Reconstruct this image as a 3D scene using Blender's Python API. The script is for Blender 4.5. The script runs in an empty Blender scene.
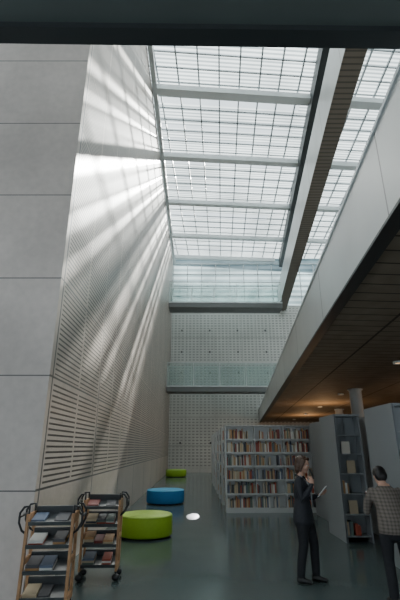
import bpy, math, random
from mathutils import Vector, Matrix
random.seed(7)
sc=bpy.context.scene
col=sc.collection
# ---------------------------------------------------------------- materials
def newmat(name):
    m=bpy.data.materials.new(name); m.use_nodes=True
    return m, m.node_tree, m.node_tree.nodes['Principled BSDF']
def pm(name,c,rough=.5,metal=0.,noise=0.,nscale=6.,bump=0.,spec=.5):
    m,nt,b=newmat(name)
    b.inputs['Base Color'].default_value=(*c,1); b.inputs['Roughness'].default_value=rough
    b.inputs['Metallic'].default_value=metal; b.inputs['Specular IOR Level'].default_value=spec
    if noise>0 or bump>0:
        g=nt.nodes.new('ShaderNodeNewGeometry'); n=nt.nodes.new('ShaderNodeTexNoise')
        n.inputs['Scale'].default_value=nscale; n.inputs['Detail'].default_value=6
        nt.links.new(g.outputs['Position'],n.inputs['Vector'])
        if noise>0:
            r=nt.nodes.new('ShaderNodeMapRange'); r.inputs['From Min'].default_value=.3; r.inputs['From Max'].default_value=.7
            r.inputs['To Min'].default_value=1-noise; r.inputs['To Max'].default_value=1+noise
            nt.links.new(n.outputs['Fac'],r.inputs['Value'])
            v=nt.nodes.new('ShaderNodeVectorMath'); v.operation='SCALE'; v.inputs[0].default_value=c
            nt.links.new(r.outputs[0],v.inputs['Scale']); nt.links.new(v.outputs[0],b.inputs['Base Color'])
        if bump>0:
            bp=nt.nodes.new('ShaderNodeBump'); bp.inputs['Strength'].default_value=bump; bp.inputs['Distance'].default_value=.01
            nt.links.new(n.outputs['Fac'],bp.inputs['Height']); nt.links.new(bp.outputs[0],b.inputs['Normal'])
    return m
class N:
    def __init__(s,nt): s.nt=nt
    def m(s,op,a,b=None,c=None):
        n=s.nt.nodes.new('ShaderNodeMath'); n.operation=op
        for i,x in enumerate((a,b,c)):
            if x is None: continue
            if isinstance(x,(int,float)): n.inputs[i].default_value=x
            else: s.nt.links.new(x,n.inputs[i])
        return n.outputs[0]
    def xyz(s):
        g=s.nt.nodes.new('ShaderNodeNewGeometry'); q=s.nt.nodes.new('ShaderNodeSeparateXYZ')
        s.nt.links.new(g.outputs['Position'],q.inputs[0]); s.pos=g.outputs['Position']; return q.outputs
    def stripe(s,c,period,duty,off=0.):
        return s.m('LESS_THAN',s.m('FRACT',s.m('DIVIDE',s.m('ADD',c,off+period*1000),period)),duty)
    def noise(s,scale,lo,hi,detail=5):
        n=s.nt.nodes.new('ShaderNodeTexNoise'); n.inputs['Scale'].default_value=scale; n.inputs['Detail'].default_value=detail
        s.nt.links.new(s.pos,n.inputs['Vector'])
        r=s.nt.nodes.new('ShaderNodeMapRange'); r.inputs['From Min'].default_value=.3; r.inputs['From Max'].default_value=.7
        r.inputs['To Min'].default_value=lo; r.inputs['To Max'].default_value=hi
        s.nt.links.new(n.outputs['Fac'],r.inputs['Value']); return r.outputs[0]
    def mixc(s,f,a,b):
        n=s.nt.nodes.new('ShaderNodeMix'); n.data_type='RGBA'
        if isinstance(f,(int,float)): n.inputs[0].default_value=f
        else: s.nt.links.new(f,n.inputs[0])
        for i,x in ((6,a),(7,b)):
            if isinstance(x,tuple): n.inputs[i].default_value=(*x,1)
            else: s.nt.links.new(x,n.inputs[i])
        return n.outputs[2]
    def scale(s,c,f):
        v=s.nt.nodes.new('ShaderNodeVectorMath'); v.operation='SCALE'
        if isinstance(c,tuple): v.inputs[0].default_value=c
        else: s.nt.links.new(c,v.inputs[0])
        s.nt.links.new(f,v.inputs['Scale']); return v.outputs[0]
m_conc,nt,b=newmat('concrete_panels'); k=N(nt); x,y,z=k.xyz()
j=k.m('MAXIMUM',k.stripe(z,1.45,.012,.25),k.stripe(x,4.4,.004,1.9))
c=k.scale((.64,.575,.535),k.m('MULTIPLY',k.noise(.6,.84,1.12),k.noise(9,.94,1.05)))
nt.links.new(k.mixc(j,c,(.16,.15,.14)),b.inputs['Base Color']); b.inputs['Roughness'].default_value=.6
def perf(name,basec,axis,rowp,dashp,lowz,panel_h,panel_w,y0=None,duty=.36,hole=(.09,.08,.07),dd=.94,jw=.02):
    m,nt,b=newmat(name); k=N(nt); o=k.xyz(); x,y,z=o
    u=y if axis=='y' else x
    rows=k.stripe(z,rowp,duty)
    dash=k.stripe(u,dashp,dd)
    f=k.m('MULTIPLY',rows,dash)
    f=k.m('MULTIPLY',f,k.m('GREATER_THAN',z,lowz))
    if y0 is not None: f=k.m('MULTIPLY',f,k.m('GREATER_THAN',u,y0))
    jz=k.stripe(z,panel_h,jw,.25); ju=k.stripe(u,panel_w,jw*.8,.0)
    nj=k.m('MAXIMUM',k.stripe(z,panel_h,.06,.28),k.stripe(u,panel_w,.05,.05))
    f=k.m('MULTIPLY',f,k.m('SUBTRACT',1.,nj))
    c=k.scale(basec,k.m('MULTIPLY',k.noise(.5,.88,1.1),k.noise(14,.95,1.05)))
    c=k.mixc(f,c,hole); c=k.mixc(k.m('MAXIMUM',jz,ju),c,(.12,.115,.11))
    nt.links.new(c,b.inputs['Base Color']); b.inputs['Roughness'].default_value=.42
    b.inputs['Specular IOR Level'].default_value=.6
    return m
m_perf=perf('perforated_cladding',(.54,.47,.41),'y',.075,1.45,1.2,1.45,2.9,5.86)
m_perf2=perf('perforated_cladding_far',(.70,.70,.67),'x',.22,.30,.3,2.1,1.15,None,.45,(.38,.38,.36),.6,.012)
m_floor,nt,b=newmat('floor_linoleum'); k=N(nt); x,y,z=k.xyz()
c=k.scale((.095,.128,.128),k.m('MULTIPLY',k.noise(.7,.94,1.06),k.noise(40,.94,1.06)))
nt.links.new(c,b.inputs['Base Color']); nt.links.new(k.noise(2,.14,.18),b.inputs['Roughness'])
m_wood_c,nt,b=newmat('ceiling_wood_slats'); k=N(nt); x,y,z=k.xyz()
g=k.m('MAXIMUM',k.stripe(k.m('SUBTRACT',y,k.m('MULTIPLY',x,.08)),.30,.10),k.stripe(k.m('SUBTRACT',x,k.m('MULTIPLY',y,.0983)),2.4,.02))
c=k.scale((.30,.24,.185),k.noise(2.5,.85,1.15))
nt.links.new(k.mixc(g,c,(.09,.07,.055)),b.inputs['Base Color']); b.inputs['Roughness'].default_value=.75; b.inputs['Specular IOR Level'].default_value=.2
m_fascia,nt,b=newmat('fascia_metal'); k=N(nt); x,y,z=k.xyz()
j=k.stripe(y,3.1,.008)
nt.links.new(k.mixc(j,k.scale((.56,.58,.57),k.noise(.8,.92,1.08)),(.15,.15,.15)),b.inputs['Base Color']); b.inputs['Roughness'].default_value=.35; b.inputs['Metallic'].default_value=.15
m_dark=pm('dark_steel',(.045,.052,.055),.5,.2)
m_deck=pm('bridge_soffit',(.16,.17,.17),.5)
m_soffit=pm('dark_soffit',(.13,.155,.15),.6,0,.08,1.5)
m_soffit_b,nt,b=newmat('girder_soffit'); k=N(nt); x,y,z=k.xyz()
nt.links.new(k.mixc(k.stripe(y,.22,.3),(.16,.13,.10),(.07,.06,.045)),b.inputs['Base Color'])
m_white=pm('white_paint',(.72,.76,.77),.4)
m_mull=pm('mullion_grey',(.34,.38,.40),.4)
m_ltgrey=pm('light_grey_paint',(.55,.57,.57),.5,0,.06,2)
m_wall=pm('wall_plaster',(.5,.5,.49),.7,0,.06,1)
m_shelf=pm('shelf_steel',(.66,.68,.68),.4,.05)
m_blueg=pm('shelf_grey',(.30,.325,.34),.45,.05)
m_wood=pm('cart_wood',(.46,.25,.12),.45,0,.18,14)
m_black=pm('black_plastic',(.015,.015,.017),.35)
m_tray=pm('tray_steel',(.10,.11,.115),.35,.3)
m_paper=pm('paper_white',(.8,.8,.78),.6)
def glaz(name,trans,col1,col2,period,coord='y'):
    m=bpy.data.materials.new(name); m.use_nodes=True; nt=m.node_tree; nt.nodes.clear()
    out=nt.nodes.new('ShaderNodeOutputMaterial'); t=nt.nodes.new('ShaderNodeBsdfTransparent'); tl=nt.nodes.new('ShaderNodeBsdfTranslucent')
    mx=nt.nodes.new('ShaderNodeMixShader'); k=N(nt); x,y,z=k.xyz()
    u=k.m('SUBTRACT',y,k.m('MULTIPLY',x,.08)) if coord=='y' else z
    f=k.stripe(u,period,.5)
    nt.links.new(k.scale(k.mixc(f,col1,col2),k.noise(.35,.7,1.15,2)),tl.inputs['Color'])
    mx.inputs[0].default_value=1-trans
    t.inputs['Color'].default_value=(.9,.97,1,1)
    nt.links.new(t.outputs[0],mx.inputs[1]); nt.links.new(tl.outputs[0],mx.inputs[2]); nt.links.new(mx.outputs[0],out.inputs[0])
    return m
m_glaz=glaz('fritted_glazing',.09,(.17,.205,.22),(.40,.455,.475),.2)
m_clear=glaz('clear_glazing',.66,(.4,.45,.47),(.4,.45,.47),.2)
m_gable=glaz('gable_glazing',.05,(.28,.34,.36),(.40,.46,.48),.5,'z')
def thin_glass(name,tint,refl):
    m=bpy.data.materials.new(name); m.use_nodes=True; nt=m.node_tree; nt.nodes.clear()
    out=nt.nodes.new('ShaderNodeOutputMaterial'); t=nt.nodes.new('ShaderNodeBsdfTransparent'); t.inputs[0].default_value=(*tint,1)
    g=nt.nodes.new('ShaderNodeBsdfGlossy'); g.inputs['Roughness'].default_value=.03; d=nt.nodes.new('ShaderNodeBsdfDiffuse'); d.inputs[0].default_value=(.6,.7,.7,1)
    a=nt.nodes.new('ShaderNodeMixShader'); a.inputs[0].default_value=.5
    nt.links.new(g.outputs[0],a.inputs[1]); nt.links.new(d.outputs[0],a.inputs[2])
    mx=nt.nodes.new('ShaderNodeMixShader'); mx.inputs[0].default_value=refl
    nt.links.new(t.outputs[0],mx.inputs[1]); nt.links.new(a.outputs[0],mx.inputs[2]); nt.links.new(mx.outputs[0],out.inputs[0]); return m
m_glass=thin_glass('balustrade_glass',(.90,.95,.94),.13)
m_winglass=thin_glass('window_glass',(.95,.97,.97),.04)
def emis(name,c,s):
    m=bpy.data.materials.new(name); m.use_nodes=True; nt=m.node_tree; nt.nodes.clear()
    out=nt.nodes.new('ShaderNodeOutputMaterial'); e=nt.nodes.new('ShaderNodeEmission'); e.inputs[0].default_value=(*c,1); e.inputs[1].default_value=s
    nt.links.new(e.outputs[0],out.inputs[0]); return m
m_warm=emis('warm_lamp',(1,.62,.32),1.5)
# ---------------------------------------------------------------- mesh helpers
class MB:
    def __init__(s): s.v=[];s.f=[];s.m=[];s.smooth=[]
    def add(s,vs,fs,mi=0,sm=False):
        o=len(s.v); s.v+= [tuple(v) for v in vs]
        for f in fs: s.f.append(tuple(i+o for i in f)); s.m.append(mi); s.smooth.append(sm)
    def box(s,x0,x1,y0,y1,z0,z1,mi=0,M=None):
        vs=[Vector(p) for p in ((x0,y0,z0),(x1,y0,z0),(x1,y1,z0),(x0,y1,z0),(x0,y0,z1),(x1,y0,z1),(x1,y1,z1),(x0,y1,z1))]
        if M is not None: vs=[M@v for v in vs]
        s.add(vs,[(0,3,2,1),(4,5,6,7),(0,1,5,4),(1,2,6,5),(2,3,7,6),(3,0,4,7)],mi)
    def beam(s,p,q,w,h,mi=0):
        p=Vector(p);q=Vector(q);d=(q-p).normalized(); sd=Vector((d.y,-d.x,0)).normalized()*w/2; up=Vector((0,0,h))
        vs=[p-sd,p+sd,q+sd,q-sd,p-sd+up,p+sd+up,q+sd+up,q-sd+up]
        s.add(vs,[(0,3,2,1),(4,5,6,7),(0,1,5,4),(1,2,6,5),(2,3,7,6),(3,0,4,7)],mi)
    def prism(s,pts,z0,z1,mi=0):
        n=len(pts); vs=[(p[0],p[1],z0) for p in pts]+[(p[0],p[1],z1) for p in pts]
        fs=[tuple(range(n))[::-1],tuple(range(n,2*n))]+[(i,(i+1)%n,n+(i+1)%n,n+i) for i in range(n)]
        s.add(vs,fs,mi)
    def tube(s,pts,rads,side=(0,1,0),n=14,mi=0,caps=True):
        pts=[Vector(p) for p in pts]; rads=[(r,r) if isinstance(r,(int,float)) else r for r in rads]
        P=[];R=[];D=[]
        for i,p in enumerate(pts):
            d=(pts[min(i+1,len(pts)-1)]-pts[max(i-1,0)]).normalized(); P.append(p);R.append(rads[i]);D.append(d)
        if caps:
            r=min(R[0]);P.insert(0,P[0]-D[0]*r*.72);R.insert(0,(R[0][0]*.7,R[0][1]*.7));D.insert(0,D[0]);
            tip0=pts[0]-D[0]*r
            r=min(R[-1]);P.append(P[-1]+D[-1]*r*.72);R.append((R[-1][0]*.7,R[-1][1]*.7));D.append(D[-1]); tip1=pts[-1]+D[-1]*r
        else: tip0=P[0];tip1=P[-1]
        vs=[];fs=[]
        sd=Vector(side)
        for p,r,d in zip(P,R,D):
            a=sd-d*sd.dot(d)
            if a.length<.05: a=Vector((1,0,0))-d*d.x
            if a.length<.05: a=Vector((0,1,0))-d*d.y
            a.normalize(); bb=d.cross(a)
            for i in range(n):
                t=2*math.pi*i/n; vs.append(p+a*math.cos(t)*r[0]+bb*math.sin(t)*r[1])
        for j in range(len(P)-1):
            for i in range(n): fs.append((j*n+i,j*n+(i+1)%n,(j+1)*n+(i+1)%n,(j+1)*n+i))
        vs+= [tip0,tip1]; a=len(vs)-2
        for i in range(n):
            fs.append((a,(i+1)%n,i)); L=(len(P)-1)*n; fs.append((a+1,L+i,L+(i+1)%n))
        s.add(vs,fs,mi,True)
    def ell(s,c,r,mi=0,n=16,m=10,M=None):
        vs=[];fs=[]
        for j in range(1,m):
            t=math.pi*j/m
            for i in range(n):
                p=2*math.pi*i/n; vs.append(Vector((c[0]+r[0]*math.sin(t)*math.cos(p),c[1]+r[1]*math.sin(t)*math.sin(p),c[2]+r[2]*math.cos(t))))
        vs.append(Vector((c[0],c[1],c[2]+r[2])));vs.append(Vector((c[0],c[1],c[2]-r[2])));a=len(vs)-2
        for j in range(m-2):
            for i in range(n): fs.append((j*n+i,(j+1)*n+i,(j+1)*n+(i+1)%n,j*n+(i+1)%n))
        for i in range(n): fs.append((a,i,(i+1)%n)); L=(m-2)*n; fs.append((a+1,L+(i+1)%n,L+i))
        if M is not None: vs=[M@v for v in vs]
        s.add(vs,fs,mi,True)
    def lathe(s,prof,cx=0,cy=0,n=48,mis=None):
        vs=[];
        for r,z in prof:
            for i in range(n): t=2*math.pi*i/n; vs.append((cx+r*math.cos(t),cy+r*math.sin(t),z))
        for j in range(len(prof)-1):
            fs=[(j*n+i,j*n+(i+1)%n,(j+1)*n+(i+1)%n,(j+1)*n+i) for i in range(n)]
            if j==0: o=len(s.v); s.v+=vs
            for f in fs: s.f.append(tuple(q+o for q in f)); s.m.append(mis[j] if mis else 0); s.smooth.append(True)
    def obj(s,name,mats,parent=None,loc=None,rz=0):
        me=bpy.data.meshes.new(name); me.from_pydata(s.v,[],s.f); me.update()
        for m in mats: me.materials.append(m)
        me.polygons.foreach_set('material_index',s.m); me.polygons.foreach_set('use_smooth',s.smooth); me.update()
        o=bpy.data.objects.new(name,me); col.objects.link(o)
        if parent: o.parent=parent
        if loc: o.location=loc
        if rz: o.rotation_euler=(0,0,rz)
        return o
def empty(name,loc=(0,0,0),rz=0):
    e=bpy.data.objects.new(name,None); e.empty_display_size=.2; col.objects.link(e); e.location=loc; e.rotation_euler=(0,0,rz); return e
# ---------------------------------------------------------------- shell
ZR=17.0; YE=33.0
def XL(y): return -2.005-.0114*y
def XF(y): return 1.33+.0983*y
b=MB(); b.box(-7.5,15,-6,33.6,-.2,0); b.obj('floor',[m_floor])
b=MB(); b.prism([(-7.5,5.68),(XL(5.68),5.68),(XL(33.6),33.6),(-7.5,33.6)],0,ZR,0)
w=b.obj('wall_left',[m_conc,m_perf])
for p in w.data.polygons:
    if p.normal.x>.9: p.material_index=1
def facade(name,axis,c,a0,a1,z0,z1,na,zs):
    e=empty(name); b=MB(); g=MB()
    def bx(mb,u0,u1,w0,w1,za,zb):
        if axis=='y': mb.box(u0,u1,c+w0,c+w1,za,zb)
        else: mb.box(c+w0,c+w1,u0,u1,za,zb)
    for i in range(na+1):
        u=a0+(a1-a0)*i/na; bx(b,u-.04,u+.04,-.1,.1,z0,z1)
    for zz in zs: bx(b,a0,a1,-.08,.08,zz-.04,zz+.04)
    bx(g,a0,a1,-.01,.01,z0,z1)
    b.obj('frame',[m_mull],e); g.obj('glass',[m_winglass],e)
facade('window_back','y',-6.1,-7.6,15.1,.1,4.5,15,(.14,2.4,4.45))
facade('window_side','x',-7.6,-6,5.6,.1,16.5,8,(.14,3,6,9,12,15,16.45))
b=MB(); b.box(-7.7,15.2,-6.2,-6,4.55,ZR+.8); b.obj('wall_back',[m_wall])
b=MB(); b.box(15.05,15.25,-6,33.6,0,ZR+.8); b.obj('wall_right',[m_wall])
b=MB(); b.box(XL(33),15,YE,YE+.3,0,13.0); b.obj('wall_far',[m_perf2])
b=MB()
for zz in (2.0,7.3,9.0,10.8,):
    for xx in (-1.5,.8,3.1,5.4):
        b.box(xx-.06,xx+.06,YE-.03,YE,zz,zz+.14)
b.obj('trim_far_fixings',[m_dark])
b=MB(); b.box(XL(33),15,YE+.1,YE+.14,13.0,ZR+.5); b.obj('window_gable',[m_gable])
b=MB()
for i in range(15): b.box(-2.3+i*1.22-.03,-2.3+i*1.22+.03,YE-.02,YE+.1,13.0,ZR)
for zz in (13.0,13.9,14.8,15.9,16.9): b.box(-2.3,15,YE-.02,YE+.1,zz,zz+.07)
b.obj('window_gable_frame',[m_white])
b=MB(); b.prism([(-7.5,-6),(15,-6),(15,2.62),(2.6,2.30),(-3,2.21),(-7.5,2.15)],4.62,5.4,0)
b.prism([(-7.5,2.05),(2.6,2.17),(15,2.49),(15,2.64),(2.6,2.32),(-3,2.23),(-7.5,2.17)],4.57,5.45,1)
b.obj('ceiling_near_slab',[m_soffit,m_dark])
# mezzanine
YS=1.6
b=MB(); b.prism([(XF(YS)+.16,YS),(15,YS),(15,YE-.02),(XF(YE)+.16,YE-.02)],3.64,4.5); b.obj('mezzanine_slab',[m_wall])
b=MB(); b.prism([(XF(YS)+.16,YS),(15,YS),(15,YE-.02),(XF(YE)+.16,YE-.02)],3.61,3.64); b.obj('ceiling_mezzanine',[m_wood_c])
Y2=YE-.02
b=MB(); b.prism([(XF(YS),YS),(XF(YS)+.1,YS),(XF(Y2)+.1,Y2),(XF(Y2),Y2)],3.6,4.5,0)
b.prism([(XF(YS)-.01,YS),(XF(YS)+.15,YS),(XF(Y2)+.15,Y2),(XF(Y2)-.01,Y2)],3.575,3.605,1)
b.prism([(XF(YS)-.02,YS),(XF(YS)+.14,YS),(XF(Y2)+.14,Y2),(XF(Y2)-.02,Y2)],4.5,4.54,2)
b.obj('mezzanine_fascia',[m_fascia,m_dark,m_white])
def XB(y): return 3.35+.0983*y
Y3=YE-.06
b=MB(); b.prism([(XB(2),2),(XB(2)+.65,2),(XB(Y3)+.65,Y3),(XB(Y3),Y3)],12.6,12.66,1)
b.prism([(XB(2),2),(XB(2)+.08,2),(XB(Y3)+.08,Y3),(XB(Y3),Y3)],12.64,14.3,0)
b.prism([(XB(2)+.57,2),(XB(2)+.65,2),(XB(Y3)+.65,Y3),(XB(Y3)+.57,Y3)],12.64,13.1,0)
b.obj('girder_walkway',[m_fascia,m_soffit_b])
def XA(y): return 3.68+.0983*y
b=MB(); b.prism([(XA(2),2),(XA(2)+.38,2),(XA(Y3)+.38,Y3),(XA(Y3),Y3)],16.6,17.35,0); b.obj('roof_girder',[m_dark])
# ---------------------------------------------------------------- skylight
K=.08
BY=[1.1,5.6,10.1,14.6,19.2,23.8,28.4,32.2]
b=MB()
X0,X1=-7.5,14.95
for yb in BY:
    b.beam((X0,yb+K*X0,ZR),(X1 if yb<32 else 6.5,yb+K*(X1 if yb<32 else 6.5),ZR),.34,.28,0)
    if yb<32: b.beam((X0,yb+.5+K*X0,ZR+.28),(X1,yb+.5+K*X1,ZR+.28),.12,.16,0)
b.beam((XL(2)+.12,2,ZR-.02),(XL(YE)+.12,YE-.1,ZR-.02),.2,.3,0)
b.obj('skylight_beams',[m_white])
b=MB(); xx=-7.2
while xx<13.2:
    b.beam((xx,0,ZR+.4),(xx+.05*32.9,32.9,ZR+.4),.06,.12,0); xx+=.92
yy=.7
while yy<31.8:
    b.beam((X0,yy+K*X0,ZR+.46),(X1,yy+K*X1,ZR+.46),.05,.06,0); yy+=.766
b.obj('skylight_mullions',[m_mull])
strips=[(10.6,10.9),(12.9,13.0),(15.2,15.8),(17.2,17.45),(18.2,18.3),(19.5,20.3),(21.4,21.7),(22.6,22.75),(24.2,24.6),(25.6,26.3),(27.1,27.4),(29.0,29.7),(30.3,30.5),(31.2,31.6)]
b=MB(); cur=-1.5
def quad(ya,yb_,x0,x1,mi):
    b.add([(x0,ya+K*x0,ZR+.55),(x1,ya+K*x1,ZR+.55),(x1,yb_+K*x1,ZR+.55),(x0,yb_+K*x0,ZR+.55)],[(0,1,2,3)],mi)
for a,c in strips:
    quad(cur,a,X0,X1,0); quad(a,c,X0,4.9,1); quad(a,c,4.9,X1,0); cur=c
quad(cur,34.2,X0,X1,0)
b.obj('skylight_glass',[m_glaz,m_clear])
b=MB(); b.box(-7.7,15.2,-6.2,.8,ZR+.6,ZR+.8); b.obj('roof_near',[m_wall])
# ---------------------------------------------------------------- bridges
def bridge(name,Y,z0,zt,zg,xr):
    e=empty(name)
    xl=XL(Y)+.01
    b=MB(); b.prism([(xl,Y),(xr,Y+.15),(xr,Y+1.5),(xl,Y+1.4)],z0,zt-.08,0); b.prism([(xl,Y-.03),(xr,Y+.12),(xr,Y+1.53),(xl,Y+1.43)],zt-.08,zt,1)
    b.obj('deck',[m_deck,m_white],e)
    b=MB()
    n=5
    for off in (0.03,1.37):
        for i in range(n):
            a=xl+(xr-xl)*i/n+.02; c=xl+(xr-xl)*(i+1)/n-.02
            b.box(a,c,Y+off+.04+.15*i/n,Y+off+.055+.15*i/n,zt,zg)
    b.obj('glass_panels',[m_glass],e)
    b=MB()
    for off in (0.03,1.37):
        b.beam((xl,Y+off+.045,zg),(xr,Y+off+.19,zg),.05,.05)
        for i in range(n+1):
            a=xl+(xr-xl-.04)*i/n; b.box(a,a+.03,Y+off+.03+.14*i/n,Y+off+.07+.14*i/n,zt,zg)
    b.obj('handrail',[m_shelf],e)
bridge('footbridge',29,5.4,5.8,7.4,7.0)
bridge('footbridge',29,11.58,12.0,13.6,XB(29)-.02)
# ---------------------------------------------------------------- columns, lamps
for (x,y) in ((5.3,14.3),(7.2,22),(9.2,14.3),(8.5,28)):
    b=MB(); b.lathe([(.0,0),(.24,0),(.24,.02),(.2,.03),(.2,3.55),(.25,3.58),(.25,3.61),(0,3.61)],x,y); b.obj('round_column',[m_ltgrey])
for (x,y) in ((4.6,9.5),(7.5,9.5),(5.2,15.5),(8,15.5),(5.8,20.5),(6.2,25),(9,22),(6.6,30)):
    b=MB(); b.lathe([(0,3.60),(.08,3.60),(.10,3.56),(.11,3.56),(.11,3.612)],x,y,24,[0,1,1,1]); b.lathe([(.0,3.575),(.07,3.575)],x,y,24,[0]); b.obj('ceiling_downlight',[m_warm,m_white])
def plight(n,loc,e,c,r=.15):
    l=bpy.data.lights.new(n,'POINT'); l.energy=e; l.color=c; l.shadow_soft_size=r; o=bpy.data.objects.new(n,l); col.objects.link(o); o.location=loc
plight('ceiling_glow_fill',(5.6,19,2.7),60,(1,.6,.3),.3); plight('ceiling_glow_fill',(6.5,26,2.7),80,(1,.6,.3),.3); plight('ceiling_glow_fill',(8.6,13,2.7),50,(1,.65,.38),.3)  # added warm fill lights without fixtures, for the orange glow on the mezzanine ceiling
b=MB(); b.tube([(.30,28.98,5.33),(.27,28.80,5.26)],[.05,.055],(1,0,0),12); b.box(.28,.32,28.98,29.04,5.34,5.42); b.obj('added_spot_housing',[m_black])  # invented housing for the added spot under the lower bridge
l=bpy.data.lights.new('sun_patch_spot','SPOT'); l.energy=22000; l.spot_size=math.radians(1.15); l.spot_blend=.35; l.shadow_soft_size=.01  # added spot, stands in for a small patch of sun on the floor
o=bpy.data.objects.new('sun_patch_spot',l); col.objects.link(o); o.location=(.265,28.7,5.24); o.rotation_euler=(Vector((-.19,12.3,0))-o.location).to_track_quat('-Z','Y').to_euler()
# ---------------------------------------------------------------- shelving
bcols=[(.45,.10,.06),(.72,.67,.58),(.55,.31,.14),(.55,.45,.31),(.10,.10,.11),(.14,.18,.26),(.68,.54,.35),(.28,.08,.07),(.16,.22,.19),(.84,.83,.79)]
bm_=[pm('book_cover_%d'%i,c,.55) for i,c in enumerate(bcols)]
def fillbooks(b,x0,x1,yf,z,hmax,depth=.17,face=-1,axis='x',dens=.93):
    x=x0
    while x<x1-.05:
        w=random.uniform(.018,.05); h=random.uniform(.62,.97)*hmax; d=random.uniform(.75,1)*depth
        if random.random()<dens:
            i=random.randrange(10); r=random.uniform(0,.02)
            ya=yf+r if face<0 else yf-r-d; yb=ya+d
            if axis=='x': b.box(x,x+w-.002,ya,yb,z,z+h,i)
            else: b.box(ya,yb,x,x+w-.002,z,z+h,i)
        elif random.random()<.4: x+=random.uniform(.05,.2)
        x+=w
def bookcase(name,loc,rz,W,bays,H=2.33,rows=6,D=.5):
    e=empty(name,loc,rz); b=MB(); bk=MB()
    t=.04
    for i in range(bays+1):
        x=W*i/bays
        if i in (0,bays): b.box(x-t/2,x+t/2,0,D,0,H)
        else: b.box(x-.012,x+.012,.0,D,0,H)
    b.box(0,W,0,D,0,.1); b.box(-.02,W+.02,-.01,D+.01,H,H+.03)
    b.box(0,W,D/2-.008,D/2+.008,.1,H)
    rh=(H-.12)/rows
    for r in range(rows):
        z=.1+r*rh
        b.box(0,W,.0,D,z,z+.025)
        b.box(0,W,-.006,0,z-.01,z+.035)
        for i in range(bays):
            a=W*i/bays+.02; c=W*(i+1)/bays-.02
            e1=c-random.choice([0,0,.05,.2,.3]); fillbooks(bk,a,e1,.03,z+.026,min(rh-.05,.32))
    b.obj('frame',[m_shelf],e); bk.obj('books',bm_,e)
    return e
bookcase('library_bookcase',(.76,12.9,0),.02,2.6,3)
for i in range(6):
    bookcase('library_bookcase',(.76-.0114*(i+1)*1.7,12.9+(i+1)*1.7,0),.02,2.6,3)
def stack(loc,rz,L,Dp=.52,H=2.35,closed=True):
    e=empty('shelving_stack',loc,rz); b=MB(); bk=MB()
    b.box(0,Dp,0,.04,0,H); b.box(0,Dp,L-.04,L,0,H); b.box(0,Dp,0,L,H,H+.04); b.box(0,Dp,0,L,0,.1)
    b.box(Dp/2-.01,Dp/2+.01,0,L,.1,H)
    s0=0
    if closed: b.box(-.012,.015,-.26,L,0,H+.04); s0=.02
    nb=max(1,int(L/.95)); rh=(H-.12)/6
    for i in range(1,nb): b.box(s0,Dp,L*i/nb-.015,L*i/nb+.015,0,H)
    for r in range(6):
        z=.1+r*rh; b.box(s0,Dp,0,L,z,z+.03)
        if not closed:
            for i in range(nb): fillbooks(bk,L*i/nb+.05,L*(i+1)/nb-.05,.03,z+.031,.28,axis='y',dens=.85)
        for i in range(nb): fillbooks(bk,L*i/nb+.05,L*(i+1)/nb-.05,Dp-.03,z+.031,.28,face=1,axis='y',dens=.85)
    b.box(.0,.03,-.26,0,0,H+.04); b.box(Dp-.03,Dp,-.26,0,0,H+.04); b.box(.03,Dp-.03,-.26,0,H,H+.04)
    for r in range(6):
        z=.1+r*rh; b.box(.03,Dp-.03,-.25,0,z,z+.02)
    b.obj('frame',[m_blueg],e)
    for r in range(6):
        z=.1+r*rh+.021
        if r in (1,3,4): x=random.uniform(.08,.2); bk.box(x,x+.17,-.16,-.14,z,z+.24,random.choice([1,3,4,5,8]))
        elif r in (0,2): fillbooks(bk,.05,.35,-.22,z,.27)
    bk.obj('books',bm_,e)
stack((2.82,9.25,0),0,.85); stack((3.22,11.35,0),0,1.3); stack((3.75,8.95,0),0,3.2)
stack((3.03,6.95,0),0,.9); stack((4.0,6.4,0),0,2.0); stack((4.9,8.95,0),0,3.2)
# ---------------------------------------------------------------- poufs
def pouf(x,y,r,h,side,top):
    a=pm('pouf_side',side,.6,0,.05,20); t=pm('pouf_top',top,.6,0,.05,20)
    b=MB(); b.lathe([(0,.0),(r*.93,.0),(r*.93,.03),(r-.015,.035),(r,.06),(r,h-.05),(r-.006,h-.035),(r,h-.03),(r-.01,h-.012),(r-.035,h),(0,h+.012)],x,y,64,[2,2,2,0,0,0,0,1,1,1])
    b.obj('round_pouf',[a,t,m_black])
pouf(-1.13,9.7,.55,.42,(.34,.55,.03),(.46,.66,.10))
pouf(-1.15,15.1,.62,.42,(.02,.22,.54),(.12,.46,.72))
pouf(-1.52,28.4,.66,.42,(.26,.46,.03),(.36,.57,.08))
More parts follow.
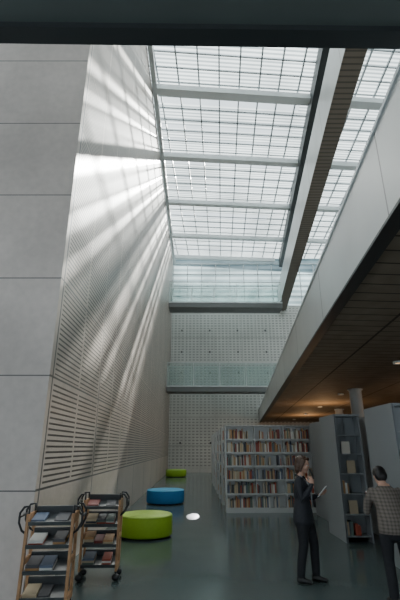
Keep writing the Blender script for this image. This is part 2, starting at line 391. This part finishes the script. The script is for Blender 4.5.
# ---------------------------------------------------------------- book carts
def cart(loc,rz):
    e=empty('book_cart',loc,rz); W=.25
    b=MB()
    for s in (-1,1):
        b.box(s*W-.015,s*W+.015,-.175,-.12,.12,1.0); b.box(s*W-.015,s*W+.015,.12,.175,.12,1.0)
        b.box(s*W-.014,s*W+.014,-.17,.17,.12,.19); b.box(s*W-.014,s*W+.014,-.17,.17,.9,1.01)
        b.box(s*W-.014,s*W+.014,-.17,.17,.5,.56)
    b.obj('wood_frame',[m_wood],e)
    b=MB()
    for z in (.2,.45,.7,.93):
        M=Matrix.Translation((0,0,z))@Matrix.Rotation(math.radians(12),4,'X')
        b.box(-W+.014,W-.014,-.17,.16,0,.014,0,M); b.box(-W+.014,W-.014,-.175,-.165,0,.04,0,M); b.box(-W+.014,W-.014,.15,.16,0,.10,0,M)
    b.obj('trays',[m_tray],e)
    b=MB()
    for s in (-1,1):
        for y in (-.13,.13):
            b.tube([(s*W,y,.80),(s*(W+.06),y,.84),(s*(W+.10),y,.92),(s*(W+.10),y,1.02),(s*(W+.06),y,1.08),(s*W,y,1.09),(s*W,y,1.0)],[.013]*7,(0,1,0),8)
        b.tube([(s*(W+.10),-.13,.98),(s*(W+.10),.13,.98)],[.015]*2,(1,0,0),8)
        for y in (-.14,.14):
            b.tube([(s*W-.012,y,.045),(s*W+.012,y,.045)],[.045]*2,(0,1,0),14); b.tube([(s*W,y,.05),(s*W,y,.14)],[.012]*2,(0,1,0),8)
    b.obj('handles_and_castors',[m_black],e)
    b=MB()
    for z in (.2,.45,.7,.93):
        M=Matrix.Translation((0,0,z+.016))@Matrix.Rotation(math.radians(12),4,'X')
        x=-.22
        while x<.12:
            w=random.uniform(.10,.16); zz=0
            for q in range(random.randint(1,3)):
                t=random.uniform(.015,.035); b.box(x,min(x+w,.23),-.14+random.uniform(0,.02),.1,zz,zz+t,random.choice([0,2,3,4,4,5,6,7,8,9]),M); zz+=t+.001
            x+=w+.01
            if random.random()<.25: x+=.1
    b.obj('books',bm_,e)
cart((-1.72,5.42,0),.10); cart((-1.42,6.75,0),.06)
# ---------------------------------------------------------------- people
def remesh(mb,name,mats,parent,voxel,classify=None,smooth=4):
    o=mb.obj('tmp_'+name,[mats[0]])
    r=o.modifiers.new('r','REMESH'); r.mode='VOXEL'; r.voxel_size=voxel; r.use_smooth_shade=True
    s=o.modifiers.new('s','SMOOTH'); s.factor=.5; s.iterations=smooth
    dg=bpy.context.evaluated_depsgraph_get(); dg.update()
    me=bpy.data.meshes.new_from_object(o.evaluated_get(dg)); bpy.data.objects.remove(o)
    me.name=name; me.materials.clear()
    for m in mats: me.materials.append(m)
    for p in me.polygons:
        p.use_smooth=True; p.material_index=classify(p.center) if classify else 0
    n=bpy.data.objects.new(name,me); col.objects.link(n); n.parent=parent; return n
m_skin=pm('skin',(.62,.37,.27),.5); m_hair=pm('hair_dark',(.075,.038,.022),.45,0,.2,60); m_hair2=pm('hair_black',(.014,.012,.012),.45,0,.2,60)
m_lip=pm('lips',(.38,.12,.10),.5); m_eye=pm('eye_white',(.7,.7,.68),.2); m_iris=pm('iris',(.03,.02,.015),.2)
def head(parent,T,hairmat,long_):
    b=MB()
    for c,r in (((.0,0,.135),(.093,.074,.098)),((.03,0,.10),(.066,.062,.085)),((.045,0,.048),(.047,.046,.04)),((.062,0,.028),(.024,.026,.02)),
                ((.085,0,.145),(.014,.045,.012)),((.095,0,.10),(.018,.012,.014)),((.088,0,.12),(.012,.009,.024)),((.055,.03,.09),(.03,.022,.022)),((.055,-.03,.09),(.03,.022,.022)),
                ((-.005,.074,.105),(.017,.009,.03)),((-.005,-.074,.105),(.017,.009,.03)),((.083,0,.062),(.013,.022,.011))):
        b.ell(c,r,0,18,12,T)
    b.tube([T@Vector((-.015,0,-.07)),T@Vector((.0,0,.05))],[.05,.048],(0,1,0))
    remesh(b,'head',[m_skin],parent,.005)
    b=MB()
    for s in (-1,1):
        b.ell((.080,s*.030,.123),(.011,.013,.010),0,12,8,T); b.ell((.0895,s*.030,.123),(.003,.006,.006),1,10,6,T)
        b.tube([T@Vector((.088,s*.015,.145)),T@Vector((.086,s*.035,.148)),T@Vector((.074,s*.05,.142))],[.003,.0035,.002],(0,0,1),6,3)
    b.ell((.0945,0,.063),(.005,.020,.006),2,12,8,T)
    b.obj('face_features',[m_eye,m_iris,m_lip,hairmat],parent)
    b=MB()
    b.ell((-.018,0,.15),(.096,.086,.094),0,20,14,T); b.ell((-.045,0,.10),(.07,.081,.085),0,20,14,T)
    if long_:
        b.ell((.045,.02,.205),(.045,.06,.028),0,16,10,T)
        b.ell((-.05,0,.04),(.05,.078,.07),0,16,12,T)
        for s in (-1,1): b.tube([T@Vector((.03,s*.072,.18)),T@Vector((.01,s*.084,.11)),T@Vector((.0,s*.078,.03))],[(.03,.014),(.03,.014),(.022,.012)],(1,0,0),10)
    else:
        b.ell((.02,.0,.19),(.06,.066,.04),0,16,10,T)
    remesh(b,'hair',[hairmat],parent,.007)
def hand(parent,w,d,n,thumb,curl,name):
    w=Vector(w);d=Vector(d).normalized();n=Vector(n);n=(n-d*n.dot(d)).normalized();s=d.cross(n)*thumb
    b=MB(); b.tube([w-d*.03,w+d*.01,w+d*.05,w+d*.085],[(.024,.018),(.027,.016),(.038,.014),(.038,.012)],tuple(s),14)
    for i,(o,L,r) in enumerate(((.029,.075,.0085),(.010,.084,.0088),(-.010,.078,.0084),(-.028,.062,.0075))):
        p=w+d*(.082-abs(o)*.15)+s*o; pts=[p]; a=0
        for f in (.42,.32,.26):
            a+=curl; dd=(d*math.cos(a)+n*math.sin(a)+s*o*1.2).normalized(); p=p+dd*L*f; pts.append(p)
        b.tube(pts,[r,r*.97,r*.9,r*.78],tuple(s),8)
    p=w+d*.025+s*.025; q=p+(d*.5+s*.75+n*.35).normalized()*.035; q2=q+(d*.8+s*.3+n*.5).normalized()*.03; q3=q2+(d*.85+n*.45).normalized()*.024
    b.tube([p,q,q2,q3],[.014,.012,.0105,.009],tuple(n),8)
    remesh(b,name,[m_skin],parent,.0035,None,2)
WO=empty('standing_woman',(1.47,6.56,0),math.radians(-25))
m_jkt=pm('jacket_navy',(.020,.022,.029),.7,0,.2,30); m_trs=pm('trousers_dark',(.013,.014,.018),.75,0,.2,30); m_shoe=pm('shoes_black',(.012,.012,.012),.35); m_shirt=pm('blouse_white',(.6,.62,.62),.6)
b=MB()
S=(0,1,0)
b.tube([(0,-.08,.84),(.0,-.09,.64),(-.005,-.09,.46),(-.05,-.09,.25),(-.07,-.09,.10)],[(.09,.095),(.08,.085),(.062,.066),(.054,.06),(.047,.055)],S)
b.tube([(0,.08,.84),(.06,.085,.64),(.10,.09,.46),(.10,.09,.25),(.10,.09,.10)],[(.09,.095),(.08,.085),(.062,.066),(.054,.06),(.047,.055)],S)
b.tube([(0,0,.75),(0,0,.88),(.0,0,1.02),(.01,0,1.17),(.0,0,1.27),(-.005,0,1.31)],[(.18,.145),(.17,.13),(.135,.108),(.155,.118),(.16,.088),(.10,.06)],S,20)
b.tube([(.0,0,1.28),(.015,0,1.38)],[.055,.045],S)
b.ell((.075,.055,1.19),(.05,.055,.055)); b.ell((.075,-.055,1.19),(.05,.055,.055))
b.tube([(-.0,-.145,1.275),(.02,-.195,1.15),(.04,-.215,1.03),(.115,-.175,1.12),(.185,-.13,1.225)],[(.052,.057),.05,.046,.041,.031],S)
b.tube([(-.0,.145,1.275),(.0,.195,1.15),(.01,.21,1.03),(.12,.16,1.04),(.225,.10,1.08)],[(.052,.057),.05,.046,.041,.031],S)
for yy,xx in ((-.09,-.07),(.09,.10)):
    b.tube([(xx-.035,yy,.045),(xx+.04,yy,.04),(xx+.13,yy,.028)],[(.034,.044),(.036,.038),(.033,.026)],S)
def cl(c):
    if c.z<.085: return 2
    if c.z>1.335 and abs(c.y)<.075: return 3
    if c.z>1.06 and c.x>.085 and abs(c.y)<.022+(c.z-1.06)*.12 and c.x<.14: return 4
    if c.z<.72 : return 1
    return 0
remesh(b,'body_clothed',[m_jkt,m_trs,m_shoe,m_skin,m_shirt],WO,.009,cl)
T=Matrix.Translation((.015,0,1.375))@Matrix.Rotation(math.radians(12),4,'Y')
head(WO,T,m_hair,True)
hand(WO,(.19,-.127,1.235),(-.12,.28,.78),(-.55,.75,.1),1,.55,'hand_right')
hand(WO,(.23,.097,1.083),(.75,-.45,.2),(0,-.2,1),-1,.35,'hand_left')
b=MB(); M=Matrix.Translation((.185,-.085,1.37))@Matrix.Rotation(math.radians(-20),4,'Y'); b.box(-.005,.005,-.035,.035,-.07,.07,0,M); b.obj('phone',[m_black],WO)
b=MB(); M=Matrix.Translation((.29,.03,1.135))@Matrix.Rotation(math.radians(-50),4,'Y'); b.box(-.09,.09,-.075,.075,-.004,.004,0,M); b.obj('papers',[m_paper],WO)
b=MB(); 
for s in (-1,1): b.tube([(-.06,s*.04,1.345),(.01,s*.07,1.35),(.09,s*.06,1.27),(.135,s*.035,1.12),(.142,0,.93)],[.005]*5,S,6)
b.obj('lanyard',[pm('lanyard_grey',(.4,.42,.45),.5)],WO)
b=MB(); b.tube([(-.055,-.05,1.345),(-.065,0,1.35),(-.055,.05,1.345)],[(.012,.02)]*3,(0,0,1),8)
for s in (-1,1): b.tube([(-.03,s*.065,1.345),(.05,s*.06,1.31),(.115,s*.05,1.2),(.112,s*.025,1.05)],[(.02,.008),(.03,.008),(.03,.008),(.012,.006)],(0,1,0),8)
b.obj('lapels',[m_jkt],WO)
MA=empty('browsing_visitor',(2.36,5.66,0),math.radians(85))
m_plaid,nt,bs=newmat('checked_shirt'); k=N(nt); x,y,z=k.xyz()
f=k.m('ADD',k.m('MULTIPLY',k.stripe(z,.04,.45),.5),k.m('MULTIPLY',k.stripe(x,.04,.45),.5))
nt.links.new(k.mixc(f,(.20,.17,.145),(.10,.085,.072)),bs.inputs['Base Color']); bs.inputs['Roughness'].default_value=.8
b=MB()
for s in (-1,1):
    b.tube([(0,s*.085,.84),(.02,s*.10,.64),(.02,s*.105,.46),(-.02,s*.11,.25),(-.03,s*.11,.10)],[(.092,.098),(.082,.088),(.065,.068),(.06,.062),(.055,.058)],S)
    b.tube([(-.06,s*.11,.05),(.03,s*.115,.045),(.13,s*.12,.03)],[(.038,.048),(.04,.042),(.038,.028)],S)
    b.tube([(.15,s*.165,1.19),(.19,s*.22,1.07),(.22,s*.235,.95),(.32,s*.19,.98),(.42,s*.12,1.02)],[(.055,.06),.052,.046,.04,.03],S)
b.tube([(0,0,.78),(0,0,.88),(.05,0,1.0),(.11,0,1.12),(.15,0,1.2),(.165,0,1.24)],[(.185,.14),(.18,.135),(.165,.12),(.18,.12),(.175,.09),(.10,.06)],S,20)
b.tube([(.16,0,1.21),(.21,0,1.29)],[.055,.048],S)
def cl2(c):
    if c.z<.09: return 2
    if c.z<.745: return 1
    if c.z>1.262 and abs(c.y)<.07 : return 3
    return 0
remesh(b,'body_clothed',[m_plaid,m_trs,m_shoe,m_skin],MA,.01,cl2)
T=Matrix.Translation((.205,0,1.275))@Matrix.Rotation(math.radians(38),4,'Y')
head(MA,T,m_hair2,False)
hand(MA,(.425,-.118,1.022),(.8,.25,.25),(.1,.6,.6),1,.4,'hand_right')
hand(MA,(.425,.118,1.022),(.8,-.25,.25),(.1,-.6,.6),-1,.4,'hand_left')
b=MB()
for s in (-1,1):
    M=Matrix.Translation((.50,0,1.085))@Matrix.Rotation(math.radians(-25),4,'Y')@Matrix.Rotation(math.radians(s*12),4,'X')
    b.box(-.1,.1,min(0,s*.13),max(0,s*.13),0,.012,0,M); b.box(-.105,.105,min(0,s*.135),max(0,s*.135),-.004,0,1,M)
b.obj('open_book',[m_paper,bm_[0]],MA)
# ---------------------------------------------------------------- light
sun=bpy.data.lights.new('sun','SUN'); sun.energy=31; sun.angle=math.radians(.9); sun.color=(1,.94,.86)
so=bpy.data.objects.new('sun',sun); col.objects.link(so); so.location=(8,40,30)
so.rotation_euler=Vector((-.30,-.79,-.61)).to_track_quat('-Z','Y').to_euler()
w=bpy.data.worlds.new('sky'); sc.world=w; w.use_nodes=True; bg=w.node_tree.nodes['Background']; bg.inputs[0].default_value=(.86,.93,1,1); bg.inputs[1].default_value=1.7
# ---------------------------------------------------------------- camera
cam=bpy.data.cameras.new('camera'); cam.sensor_fit='VERTICAL'; cam.sensor_height=36; cam.lens=412/600*36; cam.clip_start=.05; cam.clip_end=200
co=bpy.data.objects.new('camera',cam); col.objects.link(co); co.location=(0,0,1.72); co.rotation_euler=(math.radians(90+19.75),0,0); sc.camera=co
